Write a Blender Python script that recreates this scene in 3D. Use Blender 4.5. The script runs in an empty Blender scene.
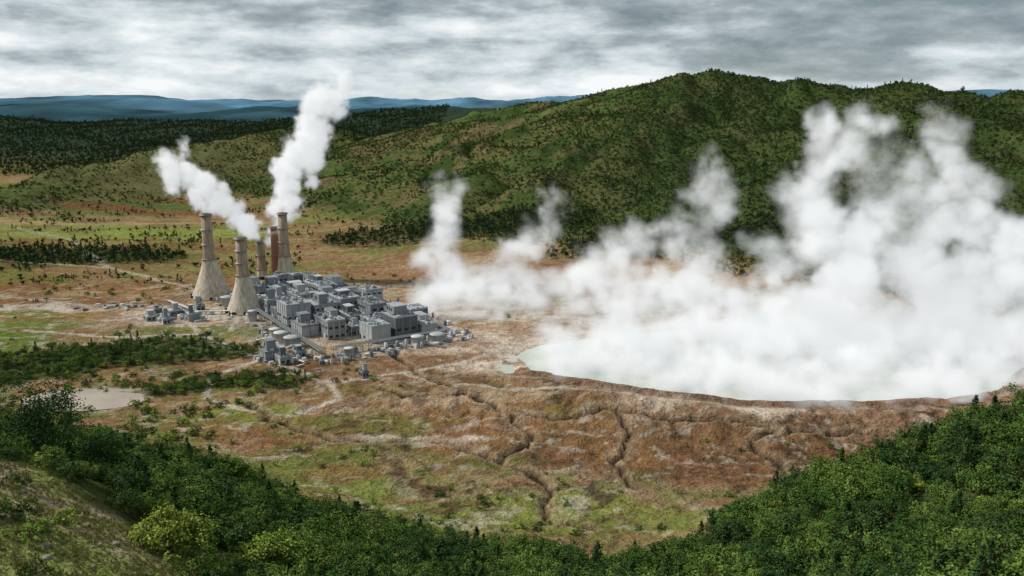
import bpy, math, random
import numpy as np
from mathutils import Vector
rng=np.random.default_rng(7); random.seed(7)
scene=bpy.context.scene
scene.view_settings.view_transform='Standard'; scene.view_settings.look='None'; scene.view_settings.exposure=0
COL=scene.collection

# ---------------------------------------------------------------- noise
def _h(ix,iy,seed):
    n=(ix.astype(np.int64)*374761393+iy.astype(np.int64)*668265263+seed*974634777)&0xFFFFFFFF
    n=((n^(n>>13))*1274126177)&0xFFFFFFFF
    n=(n^(n>>16))&0xFFFFFFFF
    return n/4294967295.0
def vn(x,y,seed=0):
    x0=np.floor(x);y0=np.floor(y);fx=x-x0;fy=y-y0
    fx=fx*fx*fx*(fx*(fx*6-15)+10);fy=fy*fy*fy*(fy*(fy*6-15)+10)
    a=_h(x0,y0,seed);b=_h(x0+1,y0,seed);c=_h(x0,y0+1,seed);d=_h(x0+1,y0+1,seed)
    return (a*(1-fx)+b*fx)*(1-fy)+(c*(1-fx)+d*fx)*fy
def fbm(x,y,o=4,seed=0,g=.5):
    s=np.zeros_like(x,dtype=float);a=1;t=0
    ca,sa=math.cos(.6),math.sin(.6)
    for i in range(o):
        s+=a*vn(x,y,seed+i*17);t+=a;a*=g
        x,y=(x*ca-y*sa)*2.03+11.3,(x*sa+y*ca)*2.03+5.7
    return s/t
def ss(a,b,x):
    t=np.clip((x-a)/(b-a),0,1);return t*t*(3-2*t)
def polydist(X,Y,pts):
    best=np.full(X.shape,1e9)
    for p,q in zip(pts[:-1],pts[1:]):
        dx,dy=q[0]-p[0],q[1]-p[1]
        t=np.clip(((X-p[0])*dx+(Y-p[1])*dy)/(dx*dx+dy*dy),0,1)
        best=np.minimum(best,np.hypot(X-p[0]-t*dx,Y-p[1]-t*dy))
    return best
def ridge(X,Y,pts,slope,r0=20):
    out=np.full(X.shape,-1e4)
    for p,q in zip(pts[:-1],pts[1:]):
        dx,dy=q[0]-p[0],q[1]-p[1]
        t=np.clip(((X-p[0])*dx+(Y-p[1])*dy)/(dx*dx+dy*dy),0,1)
        d=np.hypot(X-p[0]-t*dx,Y-p[1]-t*dy)
        z=p[2]+t*(q[2]-p[2])
        out=np.maximum(out,z-slope*(np.sqrt(d*d+r0*r0)-r0))
    return out

# ---------------------------------------------------------------- terrain
RA=[(1500,1300,230),(900,1150,190),(661,1130,172),(603,1231,166),(567,1387,170),(490,1492,190),(331,1546,205),(196,1592,179),(90,1640,159),(-24,1718,147),(-164,1735,115),(-248,1620,74),(-344,1457,22)]
RB=[(490,1492,190),(422,1283,168),(281,1165,116),(158,1052,66),(54,960,5)]
RC=[(603,1231,167),(502,1022,146),(380,884,86),(300,800,18)]
RC2=[(800,1000,180),(511,864,124),(421,693,48),(380,600,5)]
RC3=[(331,1546,205),(180,1350,130),(60,1180,62),(0,1060,0)]
RC4=[(90,1640,158),(-60,1450,92),(-160,1280,32),(-200,1180,0)]
RD=[(-800,1150,20),(-692,1250,31),(-669,1358,52),(-611,1519,78),(-507,1680,95),(-428,1930,108)]
RE=[(-2600,2500,120),(-1562,2655,108),(-1432,2750,97),(-1190,2860,94),(-861,2860,96),(-532,2860,116),(-237,2860,138),(300,2800,150)]
RG=[(-7000,5000,160),(-3300,5560,142),(-2300,5560,112),(-1500,5600,130),(-1000,5600,118),(-600,5600,142),(500,5600,150),(3000,5600,150)]
RF=[(-14000,9500,340),(-5409,9200,270),(-4900,9200,240),(-4352,9200,300),(-3824,9200,240),(-2979,9200,215),(-2239,9200,160),(-1500,9200,215),(-760,9200,180),(85,9200,200),(6000,9200,260),(15000,9000,300)]
FP=np.array([(0,0,108),(-90,0,112),(90,0,114),(-200,20,115),(220,20,125),(-69,104,88),(-78,125,87),(-45,112,74),(-60,125,79),(-66,150,66),(-92,140,86),(-112,138,91),(-108,180,68),(-85,165,72),
(-41,195,33),(0,213,21),(36,218,18),(64,172,44),(73,145,60),(78,118,76),(111,171,63),(156,246,56),(98,199,50),(118,243,42),(91,250,25),(60,247,11),
(60,288,0),(110,318,0),(160,335,2),(220,350,5),(320,390,8),(420,440,15),(230,215,82),(320,200,108),(400,300,95),(250,280,50),
(-106,214,44),(-140,272,28),(-156,244,43),(-98,295,11),(-270,412,0),(-190,386,0),(-115,353,0),(-65,312,0),(-4,288,0),(30,277,0),
(-220,322,21),(-250,250,62),(-350,350,45),(-400,200,100),(-350,430,3),(-100,420,0),(0,360,0),(80,380,0),(200,420,0),(-250,500,0),(300,500,0),(0,450,0),(-600,500,10),(-600,100,110),(600,100,150),(600,450,40)],float)
def _phi(r): return np.sqrt(r*r+30.0**2)
_d=np.hypot(FP[:,0][:,None]-FP[:,0],FP[:,1][:,None]-FP[:,1])
_w=np.linalg.solve(_phi(_d),FP[:,2])
def fore(X,Y):
    o=np.zeros(X.shape)
    for (px,py,_),w in zip(FP,_w): o+=w*_phi(np.hypot(X-px,Y-py))
    lim=1-ss(430,560,Y+0*X)
    far=ss(700,1000,np.abs(X))
    o=np.clip(o,-1.5,170)
    return (o*(1-far)+far*np.clip(130-.25*Y,0,130))*lim
CH=[[(-83,514),(-60,480),(-50,462),(-27,429),(-6,404),(23,388),(50,395),(80,385),(120,372),(170,376),(215,366),(250,380)],
    [(-5,352),(7,335),(13,315),(16,298),(30,287)],
    [(-139,421),(-118,393),(-85,373),(-65,367),(-40,372)],
    [(-6,404),(10,372),(-5,352)],[(-40,372),(-5,352)],[(-27,429),(-50,425),(-75,440)],[(50,395),(58,372),(42,350),(48,322)],[(-50,462),(-15,455),(5,440)],[(120,372),(108,352),(118,335)]]
ROAD=[[(-241,600),(-209,550),(-152,493),(-101,452),(-64,466),(-30,485),(0,520)],
      [(-330,640),(-241,625),(-200,612),(-190,560)],[(-500,700),(-330,640)],[(-209,550),(-260,545),(-330,560)],
      [(-240,665),(-290,720),(-380,790),(-600,860)],[(-101,452),(-90,420),(-110,400)],[(-152,493),(-170,460),(-160,425),(-130,405)],[(-380,790),(-500,960),(-620,1060)],[(-64,466),(-30,440),(10,425),(60,410)]]
def lake_r(X,Y):
    a=np.arctan2((Y-483)/80,(X-150)/148)
    n=fbm(np.cos(a)*2.2+5,np.sin(a)*2.2+5,5,91)-.5
    return np.hypot((X-150)/148,(Y-483)/80)*(1+.2*n)
def ell(X,Y,cx,cy,rx,ry,soft=.35):
    return 1-ss(1-soft,1+soft,np.hypot((X-cx)/rx,(Y-cy)/ry))
def pond_m(X,Y):
    return ell(X+14*(fbm(X/18,Y/18,3,201)-.5),Y+9*(fbm(X/12,Y/12,3,202)-.5),-224,425,23,11,.15)
def H(X,Y):
    X=np.asarray(X,float);Y=np.asarray(Y,float)
    wx=X+90*(fbm(X/200,Y/200,4,5)-.5);wy=Y+90*(fbm(X/200,Y/200,4,6)-.5)
    rs=[ridge(X,Y,RA,.27),ridge(wx,wy,RB,.42,8),ridge(wx,wy,RC,.42,8),ridge(wx,wy,RC2,.38,8),ridge(wx,wy,RC3,.34,8),ridge(wx,wy,RC4,.30,8),ridge(X,Y,RD,.26),
        ridge(X,Y,RE,.10,60),ridge(X,Y,RG,.08,100),ridge(X,Y,RF,.09,150)]
    k=5.0;s=np.ones(X.shape)
    for r in rs: s+=np.exp(np.clip(r,-200,500)/k)
    h=k*np.log(s)
    amp=ss(3,60,h)*(1-ss(3000,5000,Y))
    def rg(sc,sd):
        n=fbm(X/sc+2*fbm(X/300,Y/300,2,33),Y/(sc*1.7),3,sd);return 1-np.abs(2*n-1)*1.8
    sil=.45+.55*(1-ss(1350,1550,Y))
    h=h-amp*sil*(24*(rg(150,50)-.45)+9*(rg(60,60)-.45))
    h+=amp*4*(fbm(X/35,Y/35,3,70)-.5)
    far1=ss(3500,5000,Y)*ss(50,110,h)*(1-ss(6500,7500,Y))
    far2=ss(6500,8500,Y)*ss(60,140,h)
    h+=far1*110*(fbm(X/520,Y/500,5,71)-.5)+far2*300*(fbm(X/1300,Y/1100,6,74)-.5)
    flat=1-ss(2,25,h)
    h+=flat*(3.0*(fbm(X/90,Y/90,4,72)-.5)+1.4*(fbm(X/14,Y/14,4,73)-.5))
    f=fore(X,Y)
    h=h+f+ss(3,30,f)*7*(fbm(X/30,Y/30,3,75)-.5)
    pr=np.hypot((X+125)/150,(Y-600)/150)
    pad=1-ss(.75,1.1,pr); h=h*(1-pad)+pad*(.4+.5*(fbm(X/20,Y/20,2,76)-.5))
    r=lake_r(X,Y)
    n=fbm(X/38,Y/38,4,77)-.5
    rr=r+.4*n
    ter=6.0*(1-ss(1.15,1.85,rr))*(1-ss(430,520,Y+.35*np.clip(60-X,0,200)))
    g=fbm(X/16+2*fbm(X/30,Y/30,2,80),Y/50,4,78); gul=np.abs(2*g-1)
    band=ss(1.12,1.3,rr)*(1-ss(1.8,2.2,rr))*(1-ss(440,490,Y))
    h=h+ter-band*1.3*(1-ss(.0,.22,gul))
    h+=band*4*(fbm(X/26,Y/20,5,83)-.5)
    h+=1.5*(1-ss(1.1,1.6,r))*ss(.97,1.02,r)
    ledge=ss(1.04,1.06,r+.14*n)*(1-ss(1.10,1.2,r+.14*n))*(Y<480); h-=1.7*ledge
    h=h*ss(.965,1.01,r)+(-3)*(1-ss(.965,1.01,r))
    pm=pond_m(X,Y);h=h*(1-pm)-1.6*pm
    wxx=X+13*(fbm(X/14,Y/14,4,81)-.5);wyy=Y+13*(fbm(X/14,Y/14,4,82)-.5)
    for c in CH: h-=2.2*(1-ss(.5,2.6,polydist(wxx,wyy,c)))
    return h
def Hs(x,y): return float(H(np.array([x]),np.array([y]))[0])

def grow(start,step,end,f):
    o=[];v=start
    while abs(v)<abs(end):
        v+=step;o.append(v);step*=f
    return o
xs=np.array(sorted(grow(-330,-2,-22000,1.033))+list(np.arange(-330,430,1.6))+grow(430,2,22000,1.04))
ys=np.array(sorted(grow(0,-8,-6000,1.2))+list(np.arange(0,280,3.))+list(np.arange(280,620,1.5))+list(np.arange(620,1400,3.6))+grow(1400,4,26000,1.022))
GX,GY=np.meshgrid(xs,ys)
GZ=H(GX,GY)

def mix(a,b,t): return a*(1-t[...,None])+np.asarray(b)*t[...,None]
def patches_forest(X,Y):
    X=X+46*(fbm(X/40,Y/40,5,101)-.5);Y=Y+50*(fbm(X/40,Y/30,5,102)-.5)
    m=ell(X,Y,-232,502,80,32,.3)
    m=np.maximum(m,ell(X,Y,-290,475,45,24,.3))
    m=np.maximum(m,ell(X,Y,-165,442,38,13,.3))
    m=np.maximum(m,ell(X,Y,-455,850,130,50,.3))
    m=np.maximum(m,ell(X,Y,-60,945,150,44,.3)*.9)
    m=np.maximum(m,ell(X,Y,200,830,170,35,.3)*.7)
    return m
def knoll(X,Y):
    return ell(X+16*(fbm(X/14,Y/14,3,9)-.5),Y+16*(fbm(X/14,Y/14,3,10)-.5),-90,122,42,32,.12)
def rightness(X,Y): return ss(-260,160,X-.42*(Y-900))
def band_m(X,Y,rr): return ss(1.12,1.3,rr)*(1-ss(1.8,2.2,rr))*(1-ss(440,490,Y))
def color(X,Y,Z):
    wx=X+26*(fbm(X/32,Y/32,4,111)-.5)+8*(fbm(X/7,Y/7,3,113)-.5);wy=Y+26*(fbm(X/32,Y/32,4,112)-.5)+8*(fbm(X/7,Y/7,3,114)-.5)
    n1=fbm(wx/75,wy/60,5,120);n2=fbm(wx/30,wy/22,5,121);n3=fbm(wx/14,wy/9,4,122);n4=fbm(X/4,Y/4,3,123)
    grassY=np.array((.18,.18,.055));grass=np.array((.115,.15,.038))
    brown=np.array((.20,.115,.054));red=np.array((.235,.108,.056));pale=np.array((.53,.46,.38));tan=np.array((.35,.235,.135));dark=np.array((.065,.04,.025))
    c=np.broadcast_to(grassY,X.shape+(3,)).copy()
    c=mix(c,grass,ss(.42,.62,n2));c=mix(c,tan*.85,ss(.44,.54,n1)*.8);c=mix(c,brown,ss(.49,.58,n3)*.7)
    def B(cx,cy,rx,ry,col,s=1,thr=.0,soft=.3,nn=None):
        nonlocal c
        m=ell(wx,wy,cx,cy,rx,ry,soft)*s
        if thr: m=m*ss(thr-.04,thr+.04,n2 if nn is None else nn)
        c=mix(c,col,m)
    B(-700,1230,520,60,red*.85,.9);B(-520,1235,200,22,(.10,.14,.045),.85);B(-800,1170,300,14,(.12,.16,.05),.8)
    B(-640,1020,330,95,(.20,.235,.07),.95);B(-640,1020,330,95,brown,.6,.56);B(-420,1000,110,50,(.23,.27,.07),.85);B(-600,1100,250,12,tan,.8);B(-560,960,220,9,brown,.8)
    B(-650,900,280,40,(.13,.14,.045),.8);B(-650,900,280,40,(.17,.09,.05),.8,.50)
    B(-560,740,260,60,(.14,.155,.045),.7);B(-560,740,260,60,brown,.85,.47);B(-380,760,90,40,tan,.5,.48);B(-450,700,200,12,red,.7)
    B(-260,830,140,60,(.17,.18,.06),.7);B(-300,900,180,25,brown,.75,.46);B(-330,820,130,10,red*.9,.7)
    B(-420,560,150,65,(.13,.18,.04),.98);B(-330,525,90,55,(.12,.165,.038),.85);B(-400,592,150,10,brown,.7)
    B(-360,640,120,22,brown,.8);B(-335,630,70,13,pale*.95,.95);B(-290,615,50,8,red,.6)
    B(-90,860,170,80,tan,.8,.42);B(-110,840,110,30,red,.5,.48);B(-60,780,130,45,brown,.8,.48);B(-40,880,150,14,(.13,.15,.045),.7)
    B(60,760,190,100,tan*1.05,.85);B(60,740,170,70,red*1.05,.6,.48)
    B(-140,590,155,125,tan*.95,.9);B(-130,590,150,110,pale*.72,.7,.44);B(-232,600,50,26,pale,.85)
    B(-300,660,80,30,brown,.6,.45);B(-260,560,50,14,red,.6)
    B(-180,470,80,34,brown*1.05,.85,.40);B(-215,555,60,16,(.13,.155,.045),.8);B(-150,455,60,18,(.165,.18,.05),.7,.5)
    B(-30,480,80,75,pale*.85*np.array((1.04,.95,.9)),.9);B(-20,560,110,75,pale*.92*np.array((1.02,.97,.93)),.9,.38);B(-25,470,75,50,(.33,.185,.115),.65,.5)
    r=lake_r(X,Y);rr=r+.5*(n2-.5)
    B(150,470,230,120,(.34,.235,.16),.92)
    c=mix(c,pale*.95,(1-ss(1.1,1.28,rr))*.7);c=mix(c,pale*np.array((1.03,.97,.93)),ss(.48,.56,n3)*(1-ss(1.35,1.65,rr))*.8)
    c=mix(c,(.15,.088,.052),ss(1.0,1.015,r)*(1-ss(1.06,1.16,r))*.9*(Y<470))
    bank=ss(1.22,1.36,rr)*(1-ss(1.9,2.2,rr))*(Y<500)
    c=mix(c,brown*.8,bank*.92)
    c=mix(c,(.29,.18,.105),bank*ss(.5,.58,n2)*.6);c=mix(c,(.12,.075,.04),bank*ss(.52,.6,n1)*.6)
    B(-60,395,105,42,brown*1.08,.9);B(-75,395,100,45,(.165,.165,.05),.75,.50);B(-105,415,30,12,(.4,.29,.2),.8,.4)
    B(-30,420,60,14,(.38,.27,.18),.75,.45)
    B(-135,405,30,20,(.17,.2,.045),.85)
    B(90,330,110,42,brown*.9,.9);B(70,300,55,22,(.30,.205,.13),.7,.45);B(60,345,70,16,(.11,.07,.04),.65,.48)
    B(10,293,75,20,(.18,.2,.05),.9);B(-45,322,40,18,(.165,.18,.05),.85);B(0,325,50,16,(.33,.235,.145),.6,.47)
    B(-35,372,26,5,pale*.85,.8);B(-70,372,14,4,pale*.85,.9)
    B(300,400,150,45,(.28,.17,.105),.85);B(330,470,60,30,pale*.75,.5);B(420,560,110,60,(.14,.155,.045),.9)
    B(-225,403,60,8,(.12,.16,.04),.8)
    c=mix(c,(.38,.31,.24),ell(wx,wy,-224,425,29,16,.25)*.9)
    v=ss(.60,.67,fbm(wx/9,wy/4,4,130))*(1-ss(5,12,Z))*(Y<720)*(np.abs(X)<420)
    c=mix(c,pale*.8,v*.55)
    v=ss(.56,.63,fbm(wx/16,wy/8,4,131))*(1-ss(6,14,Z))*(Y<1000)
    c=mix(c,red*.85,v*.5)
    v=ss(.57,.63,fbm(wx/18,wy/9,4,132))*(1-ss(6,14,Z))*(Y<520)*(1-bank)*(r>1.3)
    c=mix(c,(.13,.15,.042),v*.55)
    zone=ell(X,Y,110,370,260,105,.3)*(r>1.06)
    for sc,wd,sd in ((60,.04,301),(27,.04,302)):
        g=np.abs(2*fbm(wx/sc,wy/sc*1.1,4,sd)-1);c=mix(c,dark,(1-ss(wd*.3,wd,g))*zone*.8*ss(.38,.5,n1))
    gg=fbm(X/16+2*fbm(X/30,Y/30,2,80),Y/50,4,78);c=mix(c,dark*1.3,band_m(X,Y,rr)*(1-ss(.01,.09,np.abs(2*gg-1)))*.5)
    hill=ss(6,22,Z)*ss(560,700,Y+.3*X)
    hc=np.broadcast_to(np.array((.078,.108,.032)),X.shape+(3,)).copy()
    hc=mix(hc,(.125,.125,.046),ss(.45,.6,n1));hc=mix(hc,(.045,.072,.021),ss(.46,.56,fbm(wx/50,wy/90,5,140))*.9)
    hc=mix(hc,(.155,.115,.058),ss(.54,.62,fbm(wx/60,wy/40,5,141))*.7)
    hc=mix(hc,(.042,.066,.021),rightness(X,Y)*.75)
    hc=hc*(.65+.7*n4)[...,None]
    dh=ell(X,Y,-640,1440,200,200,.5);hc=mix(hc,(.135,.13,.055),dh*.8)
    c=mix(c,hc,hill)
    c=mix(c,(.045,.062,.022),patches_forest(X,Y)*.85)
    for i,rd in enumerate(ROAD):
        c=mix(c,(.45,.39,.32),(1-ss(1.3,2.6,polydist(X+5*(n2-.5),Y+5*(n2-.5),rd)))*.85*(1-hill))
    wxx=X+13*(fbm(X/14,Y/14,4,81)-.5);wyy=Y+13*(fbm(X/14,Y/14,4,82)-.5)
    for ch in CH:
        d=polydist(wxx,wyy,ch)
        c=mix(c,(.33,.24,.155),(1-ss(2.5,6,d))*.5);c=mix(c,dark*.6,(1-ss(.4,2.1,d))*.95)
    f=fore(X,Y)
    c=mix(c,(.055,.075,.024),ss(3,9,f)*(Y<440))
    kn=knoll(X,Y)
    c=mix(c,mix(np.broadcast_to(np.array((.19,.2,.065)),X.shape+(3,)),(.27,.215,.14),ss(.46,.58,n3)),kn)
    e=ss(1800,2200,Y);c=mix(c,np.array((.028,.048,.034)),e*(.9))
    e2=ss(3200,4600,Y);c=mix(c,(.032,.072,.092),e2)  # aerial haze painted into the base colour, blue-green with distance along Y
    e3=ss(6500,8500,Y);c=mix(c,(.085,.18,.26),e3)  # farthest range painted paler blue, same haze in the colour
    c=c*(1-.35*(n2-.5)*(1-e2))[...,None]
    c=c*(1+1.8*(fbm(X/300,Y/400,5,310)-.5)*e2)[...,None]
    return np.clip(c,0.004,.8)
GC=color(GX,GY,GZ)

def grid_mesh(name,X,Y,Z,C=None):
    ny,nx=X.shape
    me=bpy.data.meshes.new(name)
    v=np.stack([X,Y,Z],-1).reshape(-1,3).astype(np.float32)
    idx=np.arange(ny*nx).reshape(ny,nx)
    f=np.stack([idx[:-1,:-1],idx[:-1,1:],idx[1:,1:],idx[1:,:-1]],-1).reshape(-1,4)
    me.vertices.add(len(v));me.vertices.foreach_set('co',v.ravel())
    me.loops.add(f.size);me.loops.foreach_set('vertex_index',f.ravel().astype(np.int32))
    me.polygons.add(len(f));me.polygons.foreach_set('loop_start',(np.arange(len(f))*4).astype(np.int32))
    me.polygons.foreach_set('use_smooth',np.ones(len(f),bool))
    me.update()
    if C is not None:
        a=me.attributes.new('Col','FLOAT_COLOR','POINT')
        cc=np.concatenate([C.reshape(-1,3),np.ones((len(v),1))],1).astype(np.float32)
        a.data.foreach_set('color',cc.ravel())
    o=bpy.data.objects.new(name,me);COL.objects.link(o);return o
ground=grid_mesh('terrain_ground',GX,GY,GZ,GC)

# ---------------------------------------------------------------- materials
def newmat(name):
    m=bpy.data.materials.new(name);m.use_nodes=True;nt=m.node_tree
    return m,nt,nt.nodes['Principled BSDF']
def N(nt,t,**k):
    n=nt.nodes.new(t)
    for a,b in k.items(): setattr(n,a,b)
    return n
def noise(nt,scale,detail=4,rough=.55,coord='Object',stretch=None):
    tc=N(nt,'ShaderNodeTexCoord');n=N(nt,'ShaderNodeTexNoise');n.inputs['Scale'].default_value=scale
    n.inputs['Detail'].default_value=detail;n.inputs['Roughness'].default_value=rough
    if stretch:
        mp=N(nt,'ShaderNodeMapping');mp.inputs['Scale'].default_value=stretch
        nt.links.new(tc.outputs[coord],mp.inputs[0]);nt.links.new(mp.outputs[0],n.inputs['Vector'])
    else: nt.links.new(tc.outputs[coord],n.inputs['Vector'])
    return n
def maprange(nt,src,a,b,c,d):
    m=N(nt,'ShaderNodeMapRange');nt.links.new(src,m.inputs[0])
    for i,v in zip((1,2,3,4),(a,b,c,d)): m.inputs[i].default_value=v
    return m.outputs[0]
def vmul(nt,colsock,fac):
    v=N(nt,'ShaderNodeVectorMath',operation='SCALE');nt.links.new(colsock,v.inputs[0]);nt.links.new(fac,v.inputs['Scale']);return v.outputs[0]
def bump(nt,b,src,strength,dist):
    n=N(nt,'ShaderNodeBump');n.inputs['Strength'].default_value=strength;n.inputs['Distance'].default_value=dist
    nt.links.new(src,n.inputs['Height']);nt.links.new(n.outputs[0],b.inputs['Normal'])
m,nt,b=newmat('terrain_soil')
at=N(nt,'ShaderNodeAttribute',attribute_name='Col')
n1=noise(nt,.9,4,.7);n2=noise(nt,.16,5,.65)
c=vmul(nt,at.outputs['Color'],maprange(nt,n1.outputs['Fac'],.3,.7,.55,1.5))
c=vmul(nt,c,maprange(nt,n2.outputs['Fac'],.3,.7,.70,1.32))
d=N(nt,'ShaderNodeBsdfDiffuse');nt.links.new(c,d.inputs[0])
nb=N(nt,'ShaderNodeBump');nb.inputs['Strength'].default_value=1.0;nb.inputs['Distance'].default_value=5.5
nt.links.new(n2.outputs['Fac'],nb.inputs['Height']);nt.links.new(nb.outputs[0],d.inputs['Normal'])
nt.nodes.remove(b);nt.links.new(d.outputs[0],nt.nodes['Material Output'].inputs['Surface'])
ground.data.materials.append(m)

def simple(name,col,rough=.8,var=.25,scale=.6,metal=0,stretch=None,bmp=0,spec=.3):
    m,nt,b=newmat(name)
    n=noise(nt,scale,5,.6,stretch=stretch)
    rgb=N(nt,'ShaderNodeRGB');rgb.outputs[0].default_value=(*col,1)
    c=vmul(nt,rgb.outputs[0],maprange(nt,n.outputs['Fac'],.3,.7,1-var,1+var))
    nt.links.new(c,b.inputs['Base Color']);b.inputs['Roughness'].default_value=rough;b.inputs['Metallic'].default_value=metal
    b.inputs['Specular IOR Level'].default_value=spec
    if bmp: bump(nt,b,n.outputs['Fac'],bmp,.3)
    return m
def leafmat(name,c1,c2):
    m,nt,b=newmat(name)
    at=N(nt,'ShaderNodeAttribute',attribute_name='shade')
    oi=N(nt,'ShaderNodeObjectInfo')
    mx=N(nt,'ShaderNodeMix',data_type='RGBA');mx.inputs[6].default_value=(*c1,1);mx.inputs[7].default_value=(*c2,1)
    nt.links.new(oi.outputs['Random'],mx.inputs[0])
    c=vmul(nt,mx.outputs[2],at.outputs['Fac'])
    d=N(nt,'ShaderNodeBsdfDiffuse');nt.links.new(c,d.inputs[0]);nt.nodes.remove(b)
    nt.links.new(d.outputs[0],nt.nodes['Material Output'].inputs['Surface'])
    return m
M_leaf=leafmat('leaves_green',(.042,.09,.020),(.12,.175,.038))
M_leafd=leafmat('leaves_dark',(.026,.058,.020),(.06,.10,.03))
M_farl=leafmat('far_leaves',(.024,.05,.022),(.05,.08,.028))
M_scrub=leafmat('scrub_leaves',(.035,.064,.019),(.085,.118,.034))
M_bright=leafmat('leaves_bright',(.13,.2,.035),(.21,.26,.05))
M_bark=simple('bark',(.11,.085,.06),.9)
M_grassb=leafmat('grass_blades',(.19,.2,.065),(.29,.26,.10))

# ---------------------------------------------------------------- mesh accumulator
class Acc:
    def __init__(s): s.v=[];s.f=[];s.m=[];s.sh=[]
    def poly(s,vs,fs,mi=0,smooth=False):
        o=len(s.v);s.v.extend(vs)
        for f in fs: s.f.append([i+o for i in f]);s.m.append(mi);s.sh.append(smooth)
    def box(s,cx,cy,z0,sx,sy,h,mi=0,rot=0,bev=0):
        ca,sa=math.cos(rot),math.sin(rot);vs=[]
        for z,k in ((z0,0),(z0+h,bev)):
            for a,b2 in ((-1,-1),(1,-1),(1,1),(-1,1)):
                x=a*(sx/2-k);y=b2*(sy/2-k);vs.append((cx+x*ca-y*sa,cy+x*sa+y*ca,z))
        s.poly(vs,[(0,3,2,1),(4,5,6,7),(0,1,5,4),(1,2,6,5),(2,3,7,6),(3,0,4,7)],mi)
    def lathe(s,cx,cy,prof,n=24,mi=0,cap=True):
        vs=[];fs=[]
        for r,z in prof:
            for i in range(n):
                a=2*math.pi*i/n;vs.append((cx+r*math.cos(a),cy+r*math.sin(a),z))
        for j in range(len(prof)-1):
            for i in range(n):
                k=(i+1)%n;fs.append((j*n+i,j*n+k,(j+1)*n+k,(j+1)*n+i))
        s.poly(vs,fs,mi,True)
        if cap: s.poly(vs[-n:],[tuple(range(n))],mi)
    def tube(s,pts,r,n=6,mi=0,r2=None):
        vs=[];fs=[];L=len(pts)
        for j,p in enumerate(pts):
            p=Vector(p);q=Vector(pts[min(j+1,L-1)])-Vector(pts[max(j-1,0)])
            q.normalize();up=Vector((0,0,1)) if abs(q.z)<.9 else Vector((1,0,0))
            a=q.cross(up).normalized();b2=q.cross(a)
            rr=r if r2 is None else r+(r2-r)*j/(L-1)
            for i in range(n):
                t=2*math.pi*i/n;w=p+a*rr*math.cos(t)+b2*rr*math.sin(t);vs.append(tuple(w))
        for j in range(L-1):
            for i in range(n):
                k=(i+1)%n;fs.append((j*n+i,j*n+k,(j+1)*n+k,(j+1)*n+i))
        fs.append(tuple(range(n)));fs.append(tuple(range((L-1)*n,L*n)))
        s.poly(vs,fs,mi,True)
    def obj(s,name,mats,link=True,loc=None):
        me=bpy.data.meshes.new(name);me.from_pydata(s.v,[],s.f)
        for mm in mats: me.materials.append(mm)
        me.polygons.foreach_set('material_index',s.m);me.polygons.foreach_set('use_smooth',s.sh);me.update()
        o=bpy.data.objects.new(name,me)
        if link: COL.objects.link(o)
        if loc: o.location=loc
        return o

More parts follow.
